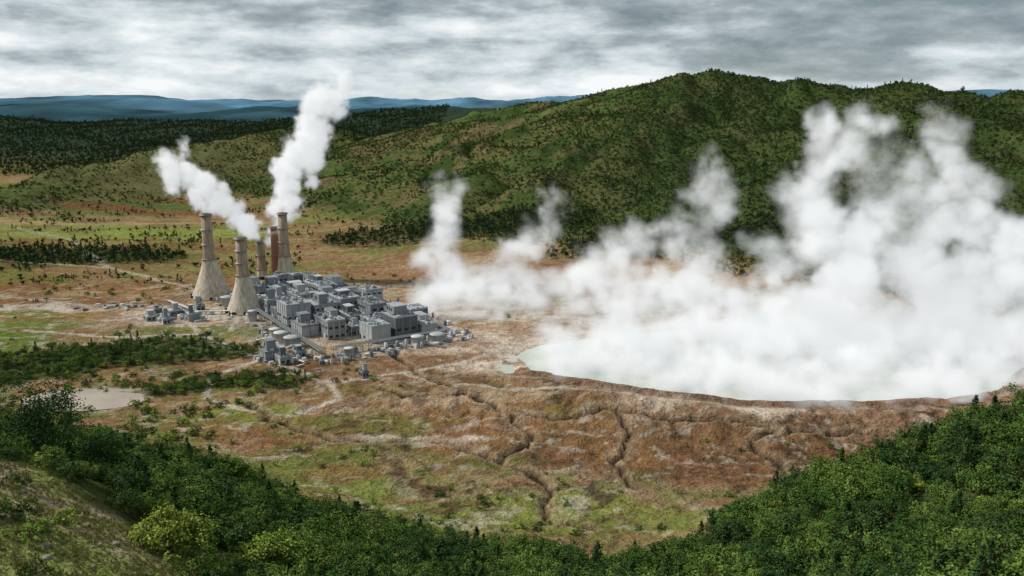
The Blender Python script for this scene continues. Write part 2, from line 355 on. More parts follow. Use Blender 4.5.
# ---------------------------------------------------------------- trees
def make_tree(name,h,cr,ncl,nlf,leaf,seed,lm,kind='broad'):
    R=np.random.default_rng(seed);A=Acc()
    lean=R.normal(0,.04*h,2)
    A.tube([(0,0,-.5),(lean[0]*.3,lean[1]*.3,h*.35),(lean[0],lean[1],h*.8)],h*.03,6,0,h*.008)
    cents=[];rads=[]
    if kind=='broad':
        cz=h*.58
        lob=[(R.normal(0,.35,3)*np.array((cr,cr,h*.22))+np.array((lean[0],lean[1],cz))) for _ in range(5)]
        for i in range(ncl):
            d=R.normal(0,1,3);d/=np.linalg.norm(d);rr=R.uniform(.45,1)**.5
            l=lob[R.integers(5)]
            c=l+d*rr*np.array((cr*.68,cr*.68,h*.24));c[2]=max(c[2],h*.2);cents.append(c);rads.append(R.uniform(.18,.32)*cr)
    elif kind=='conifer':
        for i in range(ncl):
            t=(i+.5)/ncl;z=h*(.12+.88*t);a=R.uniform(0,6.28);r=cr*(1-t)**.8*R.uniform(.35,1.)
            cents.append(np.array((r*math.cos(a),r*math.sin(a),z)));rads.append(cr*.22*(1.15-t*.7))
    else:
        for i in range(ncl):
            a=R.uniform(0,6.28);r=cr*R.uniform(0,1)**.6
            z=h*R.uniform(.1,.95)*(1-.55*(r/cr)**2);cents.append(np.array((r*math.cos(a),r*math.sin(a),z)));rads.append(cr*R.uniform(.18,.34))
    for c in cents[::max(1,len(cents)//9)]:
        z0=c[2]*.55;A.tube([(lean[0]*.4,lean[1]*.4,z0),tuple((c+np.array((0,0,z0)))/2+np.array((0,0,.1))),tuple(c)],h*.011,4,0,h*.003)
    nb=len(A.f)
    V=[];S=[]
    for c,r in zip(cents,rads):
        base=R.uniform(.6,1.5)
        p=R.normal(0,.55,(nlf,3))*r*np.array((1,1,.7))+c
        n=R.normal(0,.8,(nlf,3))+np.array((0,0,1.))+.8*(p-np.array((0,0,h*.45)))/h
        n/=np.linalg.norm(n,axis=1)[:,None]
        t=np.cross(n,R.normal(0,1,(nlf,3)));t/=np.linalg.norm(t,axis=1)[:,None]
        bt=np.cross(n,t);s=leaf*R.uniform(.6,1.3,(nlf,1))
        q=np.stack([p-t*s*.5,p-bt*s*.35,p+t*s*.5,p+bt*s*.35],1)
        V.append(q.reshape(-1,3));S.append(np.repeat(base*R.uniform(.8,1.2,nlf),4))
    V=np.concatenate(V);S=np.concatenate(S);o0=len(A.v)
    allv=np.concatenate([np.array(A.v),V]);nq=len(V)//4
    faces=A.f+[[o0+4*i,o0+4*i+1,o0+4*i+2,o0+4*i+3] for i in range(nq)]
    me=bpy.data.meshes.new(name);me.from_pydata(allv.tolist(),[],faces)
    me.materials.append(M_bark);me.materials.append(lm)
    me.polygons.foreach_set('material_index',[0]*nb+[1]*nq)
    a=me.attributes.new('shade','FLOAT','POINT');a.data.foreach_set('value',np.concatenate([np.ones(o0),S]).astype(np.float32))
    me.update();return bpy.data.objects.new(name,me)
def coll(name,objs):
    c=bpy.data.collections.new(name)
    for o in objs:c.objects.link(o)
    return c
C_near=coll('broadleaf_variants',[make_tree('broadleaf_%d'%i,7.2+i*.8,3.8+.3*(i%3),44,28,.56,20+i,M_leaf) for i in range(5)]+
       [make_tree('broadleaf_dark',9,4.0,44,28,.56,30,M_leafd),make_tree('conifer_dark',11,2.8,60,20,.5,31,M_leafd,'conifer'),make_tree('broadleaf_dark_b',8,3.9,44,28,.56,32,M_leafd),make_tree('broadleaf_bright',5.8,3.5,38,28,.5,34,M_bright)])
C_far=coll('far_tree_variants',[make_tree('far_tree_%d'%i,8+i,3.3,16,11,1.35,40+i,M_farl) for i in range(3)]+[make_tree('far_conifer',11,2.6,24,8,1.2,44,M_farl,'conifer')])
C_scrub=coll('scrub_variants',[make_tree('scrub_%d'%i,3.+.5*i,2.6,9,10,1.05,50+i,M_scrub,'bush') for i in range(3)])
C_bush=coll('bush_variants',[make_tree('bush_%d'%i,2.0+.4*i,1.5,20,24,.3,60+i,[M_leaf,M_scrub,M_bright][i],'bush') for i in range(3)])

def scatter(name,P,scale,collection,seed=0):
    P=np.asarray(P);n=len(P);R=np.random.default_rng(seed)
    me=bpy.data.meshes.new(name);me.vertices.add(n);me.vertices.foreach_set('co',P.astype(np.float32).ravel())
    a=me.attributes.new('scl','FLOAT','POINT');a.data.foreach_set('value',np.asarray(scale,np.float32))
    rot=np.zeros((n,3),np.float32);rot[:,2]=R.uniform(0,6.28,n);rot[:,:2]=R.normal(0,.06,(n,2))
    a=me.attributes.new('rot','FLOAT_VECTOR','POINT');a.data.foreach_set('vector',rot.ravel())
    o=bpy.data.objects.new(name,me);COL.objects.link(o)
    ng=bpy.data.node_groups.new(name+'_gn','GeometryNodeTree')
    ng.interface.new_socket('Geometry',in_out='INPUT',socket_type='NodeSocketGeometry');ng.interface.new_socket('Geometry',in_out='OUTPUT',socket_type='NodeSocketGeometry')
    gi=ng.nodes.new('NodeGroupInput');go=ng.nodes.new('NodeGroupOutput')
    ci=ng.nodes.new('GeometryNodeCollectionInfo');ci.inputs['Collection'].default_value=collection;ci.inputs['Separate Children'].default_value=True;ci.inputs['Reset Children'].default_value=True
    ip=ng.nodes.new('GeometryNodeInstanceOnPoints');ip.inputs['Pick Instance'].default_value=True
    s=ng.nodes.new('GeometryNodeInputNamedAttribute');s.data_type='FLOAT';s.inputs['Name'].default_value='scl'
    r=ng.nodes.new('GeometryNodeInputNamedAttribute');r.data_type='FLOAT_VECTOR';r.inputs['Name'].default_value='rot'
    L=ng.links.new
    L(gi.outputs[0],ip.inputs['Points']);L(ci.outputs[0],ip.inputs['Instance']);L(s.outputs[0],ip.inputs['Scale']);L(r.outputs[0],ip.inputs['Rotation']);L(ip.outputs[0],go.inputs[0])
    md=o.modifiers.new('scatter','NODES');md.node_group=ng
    return o
def jgrid(x0,x1,y0,y1,sp,R):
    X,Y=np.meshgrid(np.arange(x0,x1,sp),np.arange(y0,y1,sp))
    X=X+R.uniform(-.48,.48,X.shape)*sp;Y=Y+R.uniform(-.48,.48,X.shape)*sp
    return X.ravel(),Y.ravel()
def put(name,X,Y,sc,c,sink=.2,seed=0):
    Z=H(X,Y)-sink;print(name,len(X));return scatter(name,np.stack([X,Y,Z],1),sc,c,seed)
X,Y=jgrid(-330,420,60,430,4.9,rng);f=fore(X,Y)
vis=(np.abs(X)<.66*Y+25)
edge=3.0+6*fbm(X/12,Y/12,2,88)
k=(f>edge)&(knoll(X,Y)<.5)&vis&(rng.random(len(X))<.94)&(lake_r(X,Y)>1.6)&(pond_m(X,Y-6)<.05)
k&=~((X>-90)&(X<60)&(Y<112))
X,Y=X[k],Y[k];sc=rng.uniform(.5,1.25,len(X))*(.75+.5*fbm(X/25,Y/25,2,89));sc*=.6+.4*ss(4,14,fore(X,Y))
sc*=np.where((X<-45)&(Y<175),.65,1)
put('foreground_forest',X,Y,sc,C_near,.3,1)
X,Y=jgrid(-330,60,420,560,4.8,rng);k=(patches_forest(X,Y)>.45)&(pond_m(X,Y)<.02)&(rng.random(len(X))<.8);X,Y=X[k],Y[k]
put('valley_forest',X,Y,rng.uniform(.3,.85,len(X)),C_near,.3,2)
X,Y=jgrid(-650,420,740,1260,7,rng);k=(patches_forest(X,Y)>.4)&(rng.random(len(X))<.8);X,Y=X[k],Y[k]
put('distant_forest',X,Y,rng.uniform(.5,1.1,len(X)),C_far,.3,3)
X,Y=jgrid(-750,1000,560,1750,5.4,rng);Z=H(X,Y)
vis=(np.abs(X)<.64*Y+40)
dens=fbm(X/60,Y/60,4,150);right=rightness(X,Y)
p=np.clip(ss(.36,.58,dens)*.85+right*.75,0.1,.98)*(1-.6*ell(X,Y,-640,1440,200,200,.5))
k=vis&(Z>9)&(rng.random(len(X))<p);X,Y=X[k],Y[k]
put('hillside_scrub',X,Y,rng.uniform(.35,1.25,len(X)),C_scrub,.3,4)
X,Y=jgrid(-500,1000,600,1700,10,rng);Z=H(X,Y);right=rightness(X,Y)
k=(np.abs(X)<.64*Y+40)&(Z>8)&(rng.random(len(X))<(.12+.5*right)*ss(.40,.55,fbm(X/70,Y/70,3,151)));X,Y=X[k],Y[k]
put('hillside_trees',X,Y,rng.uniform(.4,.85,len(X)),C_far,.3,5)
X,Y=jgrid(-1900,-200,1750,2900,13,rng);Z=H(X,Y);k=(np.abs(X)<.64*Y)&(rng.random(len(X))<.9);X,Y=X[k],Y[k]
put('ridge_forest',X,Y,rng.uniform(.7,1.4,len(X)),C_far,.3,6)
X,Y=jgrid(-900,-200,700,1300,7,rng);k=(np.abs(X)<.64*Y)&(rng.random(len(X))<.55*ss(.56,.62,fbm(X/60,Y/18,4,164)));X,Y=X[k],Y[k]
put('field_hedgerows',X,Y,rng.uniform(.3,.8,len(X)),C_far,.2,12)
X,Y=jgrid(-420,330,280,760,5.5,rng);pr=np.hypot((X+125)/120,(Y-600)/115)
d=ss(.56,.68,fbm(X/22,Y/22,4,160));d=np.maximum(d*.5,.9*ell(X,Y,0,298,70,20,.5)*(fbm(X/10,Y/10,2,3)>.5))
k=(lake_r(X,Y)>1.55)&(pr>1)&(rng.random(len(X))<d*.7)&(fore(X,Y)<8)&((X<0)|(Y<380))&(pond_m(X,Y)<.02);X,Y=X[k],Y[k]
put('valley_bushes',X,Y,rng.uniform(.4,1.6,len(X)),C_bush,.15,7)
X,Y=jgrid(-420,-130,300,470,4,rng);k=(fore(X,Y)<8)&(pond_m(X,Y)<.02)&(rng.random(len(X))<.4*(fbm(X/15,Y/15,3,161)>.5));X,Y=X[k],Y[k]
put('meadow_bushes',X,Y,rng.uniform(.5,1.9,len(X)),C_bush,.15,8)
X,Y=jgrid(-140,-30,76,165,2.6,rng);k=(knoll(X,Y)>.3)&(rng.random(len(X))<.4*(fbm(X/8,Y/8,3,162)>.47));X,Y=X[k],Y[k]
put('knoll_bushes',X,Y,rng.uniform(.35,1.6,len(X)),C_bush,.1,9)
def make_tuft(seed):
    R=np.random.default_rng(seed);v=[];fc=[];S=[]
    for i in range(26):
        a=R.uniform(0,6.28);b0=R.normal(0,.12,2);l=R.uniform(.3,.7);o=len(v);w=.03
        v+= [(b0[0]-w*math.sin(a),b0[1]+w*math.cos(a),0),(b0[0]+w*math.sin(a),b0[1]-w*math.cos(a),0),(b0[0]+.35*l*math.cos(a),b0[1]+.35*l*math.sin(a),l)]
        fc.append((o,o+1,o+2));S+=[R.uniform(.6,1.3)]*3
    me=bpy.data.meshes.new('tuft');me.from_pydata(v,[],fc);me.materials.append(M_grassb)
    a=me.attributes.new('shade','FLOAT','POINT');a.data.foreach_set('value',S);return bpy.data.objects.new('tuft_%d'%seed,me)
C_tuft=coll('tufts',[make_tuft(i) for i in range(3)])
X,Y=jgrid(-136,-34,76,160,.7,rng);k=(knoll(X,Y)>.4)&(rng.random(len(X))<.7*(fbm(X/3,Y/3,3,163)>.45));X,Y=X[k],Y[k]
put('knoll_grass',X,Y,rng.uniform(.6,1.4,len(X)),C_tuft,.02,10)
M_rock=simple('rock',(.22,.2,.165),.9,.35,1.5,bmp=.6)
def make_rock(seed):
    R=np.random.default_rng(seed)
    import bmesh
    bm=bmesh.new();bmesh.ops.create_icosphere(bm,subdivisions=2,radius=.5)
    for v in bm.verts: v.co=Vector((v.co.x*1.3,v.co.y,v.co.z*.65))*(1+R.normal(0,.1))
    me=bpy.data.meshes.new('rock');bm.to_mesh(me);bm.free();me.materials.append(M_rock);return bpy.data.objects.new('rock_%d'%seed,me)
C_rock=coll('rocks',[make_rock(i) for i in range(3)])
X,Y=jgrid(-120,-40,85,140,2,rng);k=(ell(X,Y,-72,116,20,16,.3)>.3)&(rng.random(len(X))<.2*(fbm(X/7,Y/7,3,8)>.5));X,Y=X[k],Y[k]
put('knoll_rocks',X,Y,rng.uniform(.3,1.3,len(X)),C_rock,.0,11)

def single(name,x,y,h,cr,mt,kind,seed):
    o=make_tree(name,h,cr,130,60,.55,seed,mt,kind);COL.objects.link(o);o.location=(x,y,Hs(x,y)-.3);return o
single('broadleaf_tree',-108,182,27,9,M_leafd,'broad',201)
single('broadleaf_tree',-100,188,18,6,M_leafd,'broad',202)
single('broadleaf_tree',-62,142,9,5,M_bright,'broad',203)
single('broadleaf_tree',-53,168,9,5,M_bright,'broad',204)

# ---------------------------------------------------------------- lake, pond
def water(name,c1,c2,rough):
    m,nt,b=newmat(name)
    n=noise(nt,.03,5,.6)
    cr=N(nt,'ShaderNodeValToRGB');cr.color_ramp.elements[0].position=.35;cr.color_ramp.elements[0].color=(*c1,1);cr.color_ramp.elements[1].position=.65;cr.color_ramp.elements[1].color=(*c2,1)
    nt.links.new(n.outputs['Fac'],cr.inputs[0]);nt.links.new(cr.outputs[0],b.inputs['Base Color']);b.inputs['Roughness'].default_value=rough
    n2=noise(nt,.8,3);bump(nt,b,n2.outputs['Fac'],.2,.2);return m
A=Acc();ang=[2*math.pi*i/96 for i in range(96)]
A.poly([(150+158*math.cos(a),483+87*math.sin(a),.8) for a in ang],[tuple(range(96))],0)
A.obj('lake',[water('milky_water',(.36,.40,.345),(.52,.54,.48),.5)])
A=Acc();A.poly([(-224+33*math.cos(a),425+18*math.sin(a),-.75) for a in ang],[tuple(range(96))],0)
A.obj('pond',[water('muddy_water',(.30,.25,.20),(.42,.35,.285),.45)])

# ---------------------------------------------------------------- chimneys
def streaked(name,c1,c2,sc=(.5,.5,.06)):
    m,nt,b=newmat(name);n=noise(nt,1.2,6,.65,stretch=sc)
    r=N(nt,'ShaderNodeValToRGB');r.color_ramp.elements[0].position=.35;r.color_ramp.elements[0].color=(*c1,1);r.color_ramp.elements[1].position=.65;r.color_ramp.elements[1].color=(*c2,1)
    nt.links.new(n.outputs['Fac'],r.inputs[0]);nt.links.new(r.outputs[0],b.inputs['Base Color']);b.inputs['Roughness'].default_value=.9;b.inputs['Specular IOR Level'].default_value=.2
    return m
M_conc=streaked('stained_concrete',(.36,.29,.21),(.66,.60,.50));M_stk=streaked('stack_concrete',(.27,.20,.14),(.45,.36,.27));M_concd=streaked('dark_concrete',(.2,.15,.11),(.36,.29,.22));M_brick=streaked('red_brick',(.24,.09,.055),(.38,.17,.11))
M_steel=simple('grey_steel',(.3,.31,.32),.5,.2,.5,.4);M_black=simple('matte_black',(.02,.02,.02),.9)  # black for the disc in the chimney bore and boxes round the base
def chimney(name,x,y,h,rb,hc,rt,mats,bands=3):
    z=Hs(x,y)-.3;A=Acc()
    prof=[]
    if hc:
        for i in range(15):
            t=i/14;prof.append((rt*1.35+(rb-rt*1.35)*(1-t)**1.3,hc*t))
        A.lathe(0,0,[(rb*1.05,0),(rb*1.05,1.2),(rb,1.2)],32,1)
        A.lathe(0,0,prof,32,0)
        A.lathe(0,0,[(rt*1.38,hc-.6),(rt*1.55,hc-.5),(rt*1.55,hc+.3),(rt*1.2,hc+.4)],24,1)
    A.lathe(0,0,[(rt*1.22 if hc else rb,hc or 0),(rt*1.1,hc+(h-hc)*.45),(rt,h),(rt*.82,h),(rt*.82,h-3)],24,4)
    A.lathe(0,0,[(rt*.81,h-2.2),(.01,h-2.3)],24,3,False)
    for i in range(bands):
        zz=hc+(h-hc)*(i+1)/(bands+.05);zz=min(zz,h-.8);k=rt*1.22
        A.lathe(0,0,[(rt,zz-.4),(k*1.12,zz-.3),(k*1.12,zz+.1),(rt,zz+.15)],24,2)
    A.lathe(0,0,[(rt*1.02,h-.8),(rt*1.14,h-.7),(rt*1.14,h+.05),(rt*.8,h+.06)],24,1,False)
    for s in (-.3,.3): A.tube([(s,-rt*1.35,hc),(s,-rt*1.12,h)],.08,4,2)
    for i in range(int((h-hc)/1.5)): 
        t=i*1.5/(h-hc);A.tube([(-.3,-rt*(1.35-.23*t),hc+i*1.5),(.3,-rt*(1.35-.23*t),hc+i*1.5)],.05,4,2)
    if hc:
        for i in range(10):
            a=i*.628;A.box(math.cos(a)*rb*.985,math.sin(a)*rb*.985,.1,1.6,2.6,2.6,3,a)
    A.obj(name,mats,loc=(x,y,z))
mt=[M_conc,M_concd,M_steel,M_black,M_stk]
chimney('cooling_chimney',-240,665,67,16,31,3.8,mt)
chimney('cooling_chimney',-198,615,56,14,28,3.6,mt)
chimney('brick_chimney',-206,733,47,4.8,0,3.5,[M_brick,M_brick,M_steel,M_black,M_brick],2)
chimney('cooling_chimney',-195,720,61,9,24,3.8,mt)
chimney('concrete_chimney',-221,740,34,5,9,3.2,mt,2)

# ---------------------------------------------------------------- power plant
def panel(name,col,var=.12):
    m,nt,b=newmat(name)
    tc=N(nt,'ShaderNodeTexCoord');w=N(nt,'ShaderNodeTexWave',wave_type='BANDS',bands_direction='DIAGONAL');w.inputs['Scale'].default_value=1.1
    nt.links.new(tc.outputs['Object'],w.inputs[0]);n=noise(nt,.25,6,.7,stretch=(1,1,.4))
    rgb=N(nt,'ShaderNodeRGB');rgb.outputs[0].default_value=(*col,1)
    c=vmul(nt,rgb.outputs[0],maprange(nt,n.outputs['Fac'],.3,.7,.68,1.25));c=vmul(nt,c,maprange(nt,w.outputs['Fac'],0,1,.93,1.05))
    nt.links.new(c,b.inputs['Base Color']);b.inputs['Roughness'].default_value=.6;b.inputs['Specular IOR Level'].default_value=.3
    return m
M_w=[panel('cladding_grey',(.25,.27,.29)),panel('cladding_light',(.40,.42,.43)),panel('cladding_dark',(.13,.145,.16))]
M_roof=[panel('roof_grey',(.33,.355,.38)),panel('roof_light',(.45,.47,.49)),panel('roof_dark',(.2,.215,.23))]
M_win=simple('window_dark',(.03,.035,.04),.25,.3);M_trim=simple('trim_white',(.5,.51,.51),.6)
a0=math.atan2(-.835,.55);OX,OY=-126,602
def L2W(u,w): return OX+.55*u+.835*w, OY-.835*u+.55*w
def building(u,w,sx,sy,h,seed):
    R=random.Random(seed);x,y=L2W(u,w);z=Hs(x,y)-.6
    A=Acc()
    A.box(0,0,0,sx,sy,h+.6,0);A.box(0,0,h+.6,sx+.5,sy+.5,.35,3)
    for s in (-1,1):
        A.box(0,s*(sy/2+.1),h+.95,sx+.5,.3,.7,3);A.box(s*(sx/2+.1),0,h+.95,.3,sy-.1,.7,3)
    n=max(2,int(sx/4))
    for i in range(n+1):
        px=-sx/2+sx*i/n
        for s in (-1,1): A.box(px,s*(sy/2+.12),.2,.35,.24,h+.3,4)
    n2=max(2,int(sy/4))
    for i in range(1,n2):
        py=-sy/2+sy*i/n2
        for s in (-1,1): A.box(s*(sx/2+.12),py,.2,.24,.35,h+.3,4)
    lv=max(1,int(h/4.2))
    for l in range(lv):
        zz=1.6+l*h/lv
        if R.random()<.25: continue
        for i in range(n):
            if R.random()<.2: continue
            px=-sx/2+sx*(i+.5)/n
            for s in (-1,1): A.box(px,s*(sy/2+.02),zz,sx/n*.55,.12,1.5,2)
        for i in range(n2):
            py=-sy/2+sy*(i+.5)/n2
            for s in (-1,1): A.box(s*(sx/2+.02),py,zz,.12,sy/n2*.55,1.5,2)
    for s in (-1,1):
        if R.random()<.7: A.box(R.uniform(-.3,.3)*sx,s*(sy/2+.06),.5,3,.2,3.4,4)
    top=h+.95
    if R.random()<.65:
        bx,by=sx*R.uniform(.3,.6),sy*R.uniform(.35,.7);ox=R.uniform(-1,1)*(sx-bx)*.4;oy=R.uniform(-1,1)*(sy-by)*.35;bh=R.uniform(2.5,7)
        A.box(ox,oy,top,bx,by,bh,5);A.box(ox,oy,top+bh,bx+.4,by+.4,.3,3)
        for i in range(int(bx/3)): A.box(ox-bx/2+1.5+i*3,oy-by/2-.03,top+bh*.4,1.6,.12,bh*.35,2)
    for i in range(int(sx*sy/20)):
        ex,ey=R.uniform(-.42,.42)*sx,R.uniform(-.4,.4)*sy;k=R.random()
        if k<.5: A.box(ex,ey,top-.1,R.uniform(1,3.4),R.uniform(1,2.6),R.uniform(.8,2.8),R.choice((3,4,5,0)))
        elif k<.8: A.lathe(ex,ey,[(.8,top-.1),(.8,top+1.5),(.6,top+1.6)],10,4)
        else: A.lathe(ex,ey,[(.35,top-.1),(.35,top+R.uniform(3,6))],8,4)
    for i in range(R.randint(1,3)):
        py=R.uniform(-.4,.4)*sy;A.tube([(-sx*.45,py,top+1),(sx*.45,py,top+1)],.3,6,4)
    o=A.obj('industrial_building',[M_w[R.choice((0,0,1,2))],M_steel,M_win,M_roof[R.choice((0,0,1,2))],M_trim if R.random()<.4 else M_steel,M_w[R.choice((0,1,2))]])
    o.location=(x,y,z);o.rotation_euler=(0,0,a0)
R=random.Random(4);sd=0
u=-108
while u<84:
    du=R.uniform(15,27);w=-44
    while w<30:
        dw=R.uniform(11,20)
        if not (u>40 and w<-32) and R.random()<.9:
            h=R.uniform(4,8) if (R.random()<.4) else R.uniform(8,16)
            building(u+du/2-1.2,w+dw/2-1,du-R.uniform(3,6),dw-R.uniform(2.5,5),h,sd)
        sd+=1;w+=dw
    u+=du
for (x,y,s,h) in [(-246,604,12,4),(-258,590,9,3),(-228,590,10,5),(-233,618,8,4),(-147,496,12,5),(-136,486,9,4),(-130,500,8,3.5),(-215,640,10,5),(-262,612,7,3),(-243,580,7,3),(-150,510,7,3),(-84,462,5,3)]:
    u_=((x-OX)*.55-(y-OY)*.835);w_=((x-OX)*.835+(y-OY)*.55);building(u_,w_,s,s*.7,h,sd);sd+=1
def piperack(pts,name='pipe_rack',hgt=4,n=4):
    A=Acc()
    P=[L2W(*p) for p in pts]
    for a,b2 in zip(P[:-1],P[1:]):
        d=Vector((b2[0]-a[0],b2[1]-a[1]));L=d.length;d.normalize();nx,ny=-d.y,d.x
        for k in range(n):
            o=(k-(n-1)/2)*.9;A.tube([(a[0]+nx*o,a[1]+ny*o,hgt+.5+.12*k),(b2[0]+nx*o,b2[1]+ny*o,hgt+.5+.12*k)],.32,6,k%2)
        m_=int(L/6)+1
        for i in range(m_+1):
            px,py=a[0]+d.x*L*i/m_,a[1]+d.y*L*i/m_;ww=n*.5
            for s in (-1,1): A.box(px+nx*s*ww,py+ny*s*ww,-1,.3,.3,hgt+1.1,1)
            A.box(px,py,hgt-.2,.3,2*ww,.3,1,math.atan2(d.y,d.x))
    A.obj(name,[M_trim,M_steel],loc=(0,0,.3))
piperack([(-112,-49),(95,-49)]);piperack([(92,-40),(92,36)]);piperack([(60,-49),(75,-70),(88,-74)],n=3,hgt=2);piperack([(-40,-49),(-60,-85),(-110,-95)],n=3,hgt=2)
piperack([(-112,40),(92,40)],n=3);piperack([(92,10),(120,22)],n=2,hgt=1.2);piperack([(-60,40),(-70,75),(-40,110)],n=2,hgt=1.2)
def tank(u,w,r,h):
    x,y=L2W(u,w);A=Acc();A.lathe(0,0,[(r,-.5),(r,h),(r*1.03,h),(r*1.03,h+.25),(r*.5,h+r*.22),(.3,h+r*.3)],24,0)
    for i in range(3): A.lathe(0,0,[(r,h*(i+1)/4),(r*1.02,h*(i+1)/4+.05),(r,h*(i+1)/4+.2)],24,1,False)
    A.tube([(r+.2,0,0),(r+.2,0,h+1)],.15,4,1);A.obj('storage_tank',[M_trim if r<4.6 else M_w[1],M_steel],loc=(x,y,Hs(x,y)))
for t in [(60,-56,5,6),(45,-58,4.5,6),(30,-57,3.5,5),(-80,-58,5,6),(102,26,5,5),(103,11,4,6),(-20,-57,3,7),(100,-34,3,5)]: tank(*t)
A=Acc()
for i in range(260):
    if R.random()<.6: uu,ww=R.uniform(-115,108),R.choice((R.uniform(-68,-47),R.uniform(39,56)))
    else: uu,ww=R.uniform(94,112),R.uniform(-55,50)
    x,y=L2W(uu,ww);z=.2;k=R.random()
    if k<.5: A.box(x,y,z-.3,R.uniform(1.5,5),R.uniform(1.2,3),R.uniform(1,3.2),R.randint(0,3),a0)
    elif k<.8:
        r_=R.uniform(.6,1.4);A.lathe(x,y,[(r_,z-.3),(r_,z+R.uniform(1.5,4)),(.1,z+4.2)],10,R.randint(0,3))
    else: A.tube([(x,y,z+1.2),(x+R.uniform(-6,6),y+R.uniform(-6,6),z+1.2)],.6,8,R.randint(0,1))
for cx,cy,nn,rd in [(-240,600,60,26),(-140,492,34,16),(-300,628,20,26)]:
    for i in range(nn):
        x,y=cx+R.gauss(0,rd*.5),cy+R.gauss(0,rd*.3);A.box(x,y,Hs(x,y)-.3,R.uniform(1.5,5),R.uniform(1.2,3),R.uniform(1,2.8),R.randint(0,3),a0+R.choice((0,1.57)))
A.obj('yard_equipment',[M_trim,M_steel,M_w[1],M_w[2]])

# ---------------------------------------------------------------- steam
def steam_mat(name,dens,emi):
    m=bpy.data.materials.new(name);m.use_nodes=True;nt=m.node_tree;nt.nodes.clear()
    o=N(nt,'ShaderNodeOutputMaterial');pv=N(nt,'ShaderNodeVolumePrincipled')
    at=N(nt,'ShaderNodeAttribute',attribute_name='density')
    d=N(nt,'ShaderNodeMath',operation='MULTIPLY');d.inputs[1].default_value=dens;nt.links.new(at.outputs['Fac'],d.inputs[0])
    e=N(nt,'ShaderNodeMath',operation='MULTIPLY');e.inputs[1].default_value=dens*emi;nt.links.new(at.outputs['Fac'],e.inputs[0])  # added glow, follows density, stands in for multiply scattered light
    pv.inputs['Color'].default_value=(.98,.98,.98,1);pv.inputs['Density Attribute'].default_value=''
    nt.links.new(d.outputs[0],pv.inputs['Density']);nt.links.new(e.outputs[0],pv.inputs['Emission Strength']);pv.inputs['Emission Color'].default_value=(.95,.98,1,1)
    nt.links.new(pv.outputs[0],o.inputs['Volume'])
    try: m.cycles.volume_step_rate=3.5
    except Exception as ex_: print('step',ex_)
    return m
